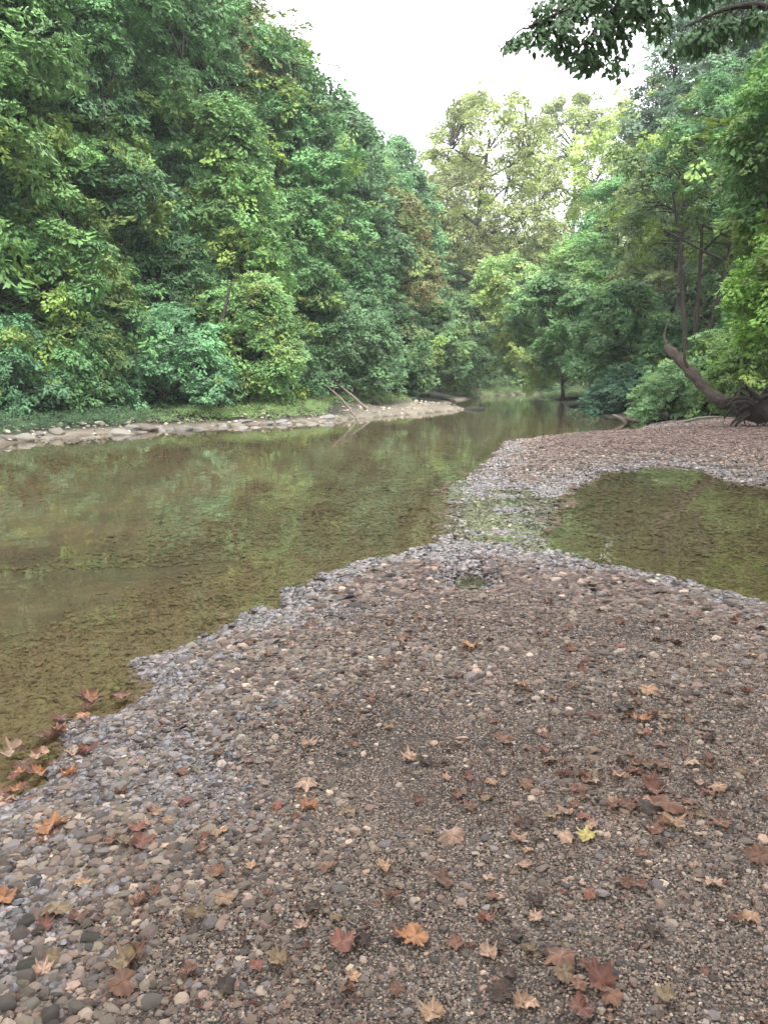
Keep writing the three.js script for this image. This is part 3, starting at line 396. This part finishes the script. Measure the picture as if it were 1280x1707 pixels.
{
  const p1 = onLand(618, 684), p2 = onLand(600, 688);
  pole('upper grey dead pole leaning down the far bank to the gravel spit', p1, at(526, 622, -p1.z + 3), 0.075, 'dead_pole', null, M.grey_wood);
  pole('lower grey dead pole leaning down the far bank to the gravel spit', p2, at(540, 640, -p2.z + 2), 0.06, 'dead_pole', null, M.grey_wood);
  const stand = (px, D) => V(xAt(px, D), ground(xAt(px, D), -D), -D);
  pole('bare dark dead bough leaning beside the upright yellow green bush', stand(338, 32.6), at(386, 472, 32.2), 0.11, 'dead_bough', null, M.bark);
  pole('second bare dead bough crossing low beside the yellow green bush', stand(352, 32.4), at(335, 545, 32.0), 0.08, 'dead_bough', null, M.bark);
  pole('third bare dead bough crossing the other two beside the yellow green bush', stand(322, 32.5), at(372, 540, 32.1), 0.07, 'dead_bough', null, M.bark);
  const p5 = onLand(1048, 704, 0.1), D = -p5.z; pole('short pale forked driftwood stump at the waterline below the bushes', p5, p5.clone().add(V(-0.75, 0.5, 0.2)), 0.13, 'driftwood', null, M.pale_bark);
  const p6 = onLand(1128, 706, 0.3); pole('thin driftwood stick lying on the gravel beneath the pale green bush', p6.add(V(0, 0.06, 0)), p6.clone().add(V(1.9, 0.16, 0.3)), 0.06, 'driftwood', null, M.pale_bark);
  const p7 = onLand(640, 676); pole('short pale snag by the two leaning dead poles', p7, p7.clone().add(V(-1.6, 0.7, -0.4)), 0.08);
}
{
  const r = rng(31337), row = 'pale rocks along the far waterline', tint = [[0.34, 0.3, 0.25], [0.42, 0.38, 0.33], [0.27, 0.25, 0.22], [0.36, 0.34, 0.33], [0.24, 0.2, 0.16]];
  const mats = tint.map((t) => new THREE.MeshStandardMaterial({ color: C(...t), roughness: 0.88, bumpMap: gritBump, bumpScale: 0.02 }));
  const own = { 200: 'largest flat pale rock of the row on the far waterline', 238: 'grey rounded rock next to the largest flat pale one', 305: 'long pale rock near the middle of the row on the far waterline', 545: 'tan rock where the rocky edge meets the grass' };
  const place1 = (px, py, s, label, grp) => { const p = onLand(px, py, 0.05), T = new THREE.Mesh(big[Math.floor(r() * 6)], mats[Math.floor(r() * 5)]); T.name = numbered('bank_rock'); T.castShadow = T.receiveShadow = true; T.position.set(p.x, Math.max(p.y, -0.05) + s * 0.12, p.z); T.scale.set(s * (1 + 0.6 * r()), s * 0.62, s * 0.9); T.rotation.set((r() - 0.5) * 0.3, r() * 6, (r() - 0.5) * 0.3); scene.add(T); tag(T, label ?? 'pale weathered rock in the row along the far waterline', 'rock', grp ? row : null); };
  for (const px of [12, 40, 66, 95, 118, 140, 162, 183, 200, 222, 238, 262, 283, 305, 330, 352, 372, 395, 420, 448, 470, 500, 520, 545]) { const y = lerp(736, 697, clamp(px / 560)) + (px < 300 ? -6 * Math.sin(px / 300 * 3.1) : 0); place1(px, y + 2, own[px] ? (px === 200 ? 0.4 : 0.32) : 0.12 + 0.17 * r(), own[px], !own[px]); }
  for (let k = 0; k < 34; k++) { const px = 20 + 540 * r(); place1(px, lerp(738, 698, px / 560) - 3 + 6 * r() - (px < 300 ? 6 * Math.sin(px / 300 * 3.1) : 0), 0.08 + 0.1 * r(), 'small pale stone among the larger rocks of the far waterline', true); scene.children[scene.children.length - 1].userData.group = 'small stones among the waterline rocks'; }
  place1(788, 683, 0.42, 'dark mossy rock at the tip of the pale gravel spit'); scene.children[scene.children.length - 1].material = new THREE.MeshStandardMaterial({ color: C(0.045, 0.05, 0.03), roughness: 0.95, bumpMap: gritBump, bumpScale: 0.03 });
}
// ---------------------------------------------------------------- fallen leaves
function leafShape(seed, curl) { // five pointed lobes round the foot of the stalk, curled
  const r = rng(seed), n = 60, P = [0, 0, 0], I = [], lobes = [0, 0.95, -0.95, 1.95, -1.95].map((a, k) => [a + (r() - 0.5) * 0.15, [1, 0.86, 0.84, 0.55, 0.53][k] * (0.9 + 0.2 * r())]), ph = r() * 6;
  for (let ring = 1; ring <= 3; ring++) for (let k = 0; k < n; k++) { const a = (k / n - 0.5) * 2 * Math.PI; let q = 0.6; for (const [b, l] of lobes) { let da = Math.abs(a - b); da = Math.min(da, 6.283 - da); q = Math.max(q, l * (1 - 1.0 * Math.pow(da / 0.72, 0.9))); } if (ring === 3) q *= 1 - 0.22 * r(); const f = [0, 0.4, 0.72, 1][ring], x = Math.cos(a) * q * f, z = Math.sin(a) * q * f; P.push(x * 0.9, curl * (0.9 * z * z + 0.55 * x * x - 0.1) + 0.16 * curl * Math.sin(a * 3 + ph) * f + 0.16 * noise(x * 2.6 + ph, z * 2.6) + 0.06 * noise(x * 7, z * 7 + ph), z * (1 - 0.25 * curl)); }
  for (let k = 0; k < n; k++) { const k1 = (k + 1) % n; I.push(0, 1 + k1, 1 + k); for (let ring = 0; ring < 2; ring++) { const a = 1 + ring * n + k, b = 1 + ring * n + k1, c = a + n, d = b + n; I.push(a, b, c, b, d, c); } }
  const col = [];
  for (let i = 0; i < P.length; i += 3) { const x = P[i], z = P[i + 2], a = Math.atan2(z, x), q = Math.hypot(x, z); let v = 9; for (const [b] of lobes) { let da = Math.abs(a - b); da = Math.min(da, 6.283 - da); v = Math.min(v, da * q); } const vein = smooth(0.07, 0.01, v) * 0.35, b = 0.86 + 0.5 * noise(x * 3.5 + ph, z * 3.5, 3) + 0.3 * noise(x * 9, z * 9 + ph, 5), e = 1 - 0.3 * smooth(0.75, 1.05, q); col.push(clamp(b * e + vein, 0.3, 1.4), clamp(b * e * 0.96 + vein, 0.25, 1.4), clamp(b * e * 0.9 + vein, 0.2, 1.4)); }
  const g = new THREE.BufferGeometry(); g.setAttribute('position', new THREE.Float32BufferAttribute(P, 3)); g.setAttribute('color', new THREE.Float32BufferAttribute(col, 3)); g.setIndex(I); g.computeVertexNormals(); return g;
}
{
  const r = rng(2024), shapes = [0.35, 0.6, 0.75, -0.6, 0.85, -0.4, 0.7, 0.5].map((c, i) => leafShape(60 + i, c)), stalk = tube([V(0, 0, 0), V(-0.3, 0.06, 0.03), V(-0.62, 0.1, -0.06)], (t) => 0.022 * (1 - 0.4 * t), 5, 5);
  const tones = { orange: [0.34, 0.16, 0.075], tan: [0.32, 0.2, 0.125], brown: [0.16, 0.08, 0.05], dark: [0.05, 0.03, 0.022], rust: [0.17, 0.07, 0.048], pale: [0.36, 0.235, 0.17], yellow: [0.42, 0.35, 0.12], olive: [0.2, 0.142, 0.08] }, mats = {};
  for (const [k, c] of Object.entries(tones)) mats[k] = [0.85, 1, 1.18].map((f) => new THREE.MeshPhysicalMaterial({ color: C(c[0] * f, c[1] * f, c[2] * f), roughness: 0.8, vertexColors: true, transmission: 0.2, thickness: 0, side: THREE.DoubleSide }));
  let i = 0;
  const drop = (px, py, size, tone, label, group) => { const p = onLand(px, py), s = size / FOCAL * Math.hypot(p.x, p.y - EYE, p.z) * 0.66, T = thing('fallen_leaf', label, 'fallen leaf', [p.x, Math.max(p.y, 0.002) + s * 0.22 + 0.006, p.z], r() * 6.283, group); T.rotation.set((r() - 0.5) * 0.5, r() * 6.283, (r() - 0.5) * 0.5); T.scale.setScalar(s); part('blade', shapes[i++ % 8], mats[tone][Math.floor(r() * 3)], T); part('stalk', stalk, M.stalk, T); };
  const single = [
    [693, 1570, 62, 'orange', 'bright orange curled leaf near the lower middle of the gravel'], [570, 1582, 62, 'rust', 'brown red leaf just beside the bright orange curled leaf'], [208, 1612, 58, 'olive', 'olive tan leaf lying above a dark brown one near the lower corner'], [205, 1648, 60, 'brown', 'dark brown leaf touching the olive tan one near the lower corner'],
    [1000, 1645, 64, 'rust', 'large reddish brown leaf near the lower edge beside a dark one'], [935, 1606, 58, 'brown', 'brown leaf pointing at the large reddish one near the lower edge'], [968, 1692, 58, 'rust', 'reddish leaf cut by the lower edge under the large reddish one'], [720, 1698, 55, 'tan', 'tan leaf cut by the lower edge straight below the bright orange leaf'],
    [975, 1400, 40, 'yellow', 'small yellow leaf alone among the brown ones'], [740, 1476, 48, 'brown', 'brown folded leaf between the pinkish tan leaf and the orange one'], [640, 1452, 42, 'tan', 'tan leaf with a dark underside level with the folded brown leaf'], [755, 1402, 50, 'pale', 'pinkish tan leaf level with the small yellow leaf'],
    [515, 1350, 46, 'orange', 'orange leaf directly under a flat tan leaf on the gravel'], [512, 1313, 46, 'pale', 'flat pale tan leaf directly above the orange leaf'], [515, 1247, 42, 'pale', 'pale pink star shaped leaf above the flat tan leaf'], [237, 1412, 50, 'rust', 'reddish leaf in front of a smaller one on the grey stones'], [230, 1386, 42, 'rust', 'smaller reddish leaf behind another on the grey stones'],
    [85, 1386, 60, 'orange', 'orange leaf on the grey stones close to the water corner'], [22, 1262, 60, 'pale', 'pale orange leaf floating at the edge of the brown water'], [8, 1345, 44, 'pale', 'pale leaf at the wet corner where water meets stones'], [8, 1506, 52, 'orange', 'orange leaf half cut by the picture edge on grey stones'], [97, 1524, 56, 'olive', 'olive tan leaf among grey stones inward of the half cut orange leaf'],
    [1066, 1203, 36, 'orange', 'bright orange leaf beside a dark standing one in the upper gravel'], [1040, 1188, 44, 'dark', 'dark curled leaf standing up beside a bright orange one'], [1265, 1436, 52, 'brown', 'brown leaf cut by the picture edge level with the pinkish tan leaf'], [942, 1360, 36, 'pale', 'small pale leaf with a black shadow just behind the yellow leaf'], [1088, 1325, 56, 'rust', 'broad reddish leaf at the top of the leaf pile'], [1112, 1350, 56, 'brown', 'brown leaf in the middle of the leaf pile'], [1118, 1378, 46, 'tan', 'tan leaf at the front of the leaf pile'], [1075, 1352, 42, 'dark', 'dark leaf at the side of the leaf pile'],
    [683, 1268, 38, 'pale', 'pale pink leaf beside a dark leaf in the middle gravel'], [710, 1276, 34, 'dark', 'dark leaf touching the pale pink one in the middle gravel'], [842, 1240, 42, 'brown', 'brown upright leaf between the pale pink leaf and the dark standing one'], [782, 1082, 44, 'orange', 'orange red leaf on the muddy gravel below the bright puddle'], [150, 1172, 52, 'rust', 'rusty leaf lying in the shallow water by the jutting stones'], [1080, 1155, 38, 'tan', 'long tan leaf high on the gravel below the pond'],
    [115, 1295, 40, 'orange', 'orange leaf in the water beside the dark wet stones']];
  for (const l of single) drop(...l);
  const spots = []; for (let k = 0; k < 200; k++) spots.push([30 + 1230 * r(), 1030 + 650 * Math.pow(r(), 1.25)]);
  for (let k = 0; k < 60; k++) spots.push([1060 + (r() + r() - 1) * 190, 1300 + (r() + r() - 1) * 150]);
  for (const [px, py] of spots) { const L = onLand(px, py); if (L.y < 0.01) continue; drop(px, py, lerp(16, 40, (py - 1000) / 700) * (0.75 + 0.5 * r()), ['brown', 'dark', 'rust', 'tan', 'brown', 'brown', 'pale', 'olive'][Math.floor(r() * 8)], 'small brown weathered leaf among the many scattered over the gravel', 'small weathered leaves scattered over the gravel'); }
  for (let k = 0; k < 26; k++) { const py = 1150 + 200 * r(), px = lerp(175, 20, (py - 1150) / 200) + (r() - 0.5) * 110; drop(Math.max(6, px), py, 22 + 22 * r(), ['rust', 'brown', 'orange', 'tan', 'rust'][Math.floor(r() * 5)], 'wet rusty leaf washed up along the near water edge', 'wet rusty leaves gathered along the near water edge'); }
  const litter = shapes.slice(0, 5).map(() => []), cols = [[0.17, 0.082, 0.056], [0.13, 0.064, 0.045], [0.23, 0.135, 0.092], [0.1, 0.052, 0.04], [0.26, 0.16, 0.125]];
  for (let k = 0; k < 9000; k++) { const z = -4 - 29 * Math.pow(r(), 0.8), x = (r() * 2 - 1) * (-z * 0.55 + 1) , L = land(x, z); if (L.zone === 'bed' || L.zone === 'bank' || x > 15 || L.h < 0.05 || r() > (0.28 + 0.72 * smooth(-15, -21, z)) * (1 - 0.85 * smooth(-26, -29, z))) continue; const c = cols[Math.floor(r() * 5)], s = 0.035 + 0.04 * r(); litter[k % 5].push([place(x, L.h + 0.02, z, s, r, 0.9), C(...c)]); }
  const m = new THREE.MeshPhysicalMaterial({ roughness: 0.8, vertexColors: true, transmission: 0.15, thickness: 0, side: THREE.DoubleSide });
  const bits = [0, 1, 2, 3].map(() => []);
  for (let k = 0; k < 20000; k++) { const z = -1.4 - 8 * Math.pow(r(), 1.3), x = (r() * 2 - 1) * (-z * 0.56 + 1), L = land(x, z); if (L.zone !== 'bar' || L.h < 0.004 || r() > 0.35 + 0.65 * Math.max(smooth(-0.1, 0.35, noise(x * 1.1, z * 1.1, 8)), smooth(0.5, 0.1, L.d) * smooth(-6, -4, z))) continue; const c = cols[Math.floor(r() * 5)], f = 0.6 + 0.5 * r(); bits[k % 4].push([place(x, L.h + 0.009, z, 0.008 + 0.017 * r() * r(), r, 1.4), C(c[0] * f, c[1] * f, c[2] * f)]); }
  bits.forEach((l, k) => tag(copies('leaf_fragments', shapes[k + 1], m, scene, l), 'small brown leaf fragments scattered through the gravel', 'leaf fragments', null, 'stuff'));
  litter.forEach((l, k) => tag(copies('leaf_litter', shapes[k], m, scene, l), 'reddish brown leaf litter covering the far gravel', 'leaf litter', null, 'stuff'));
}
renderer.render(scene, camera);
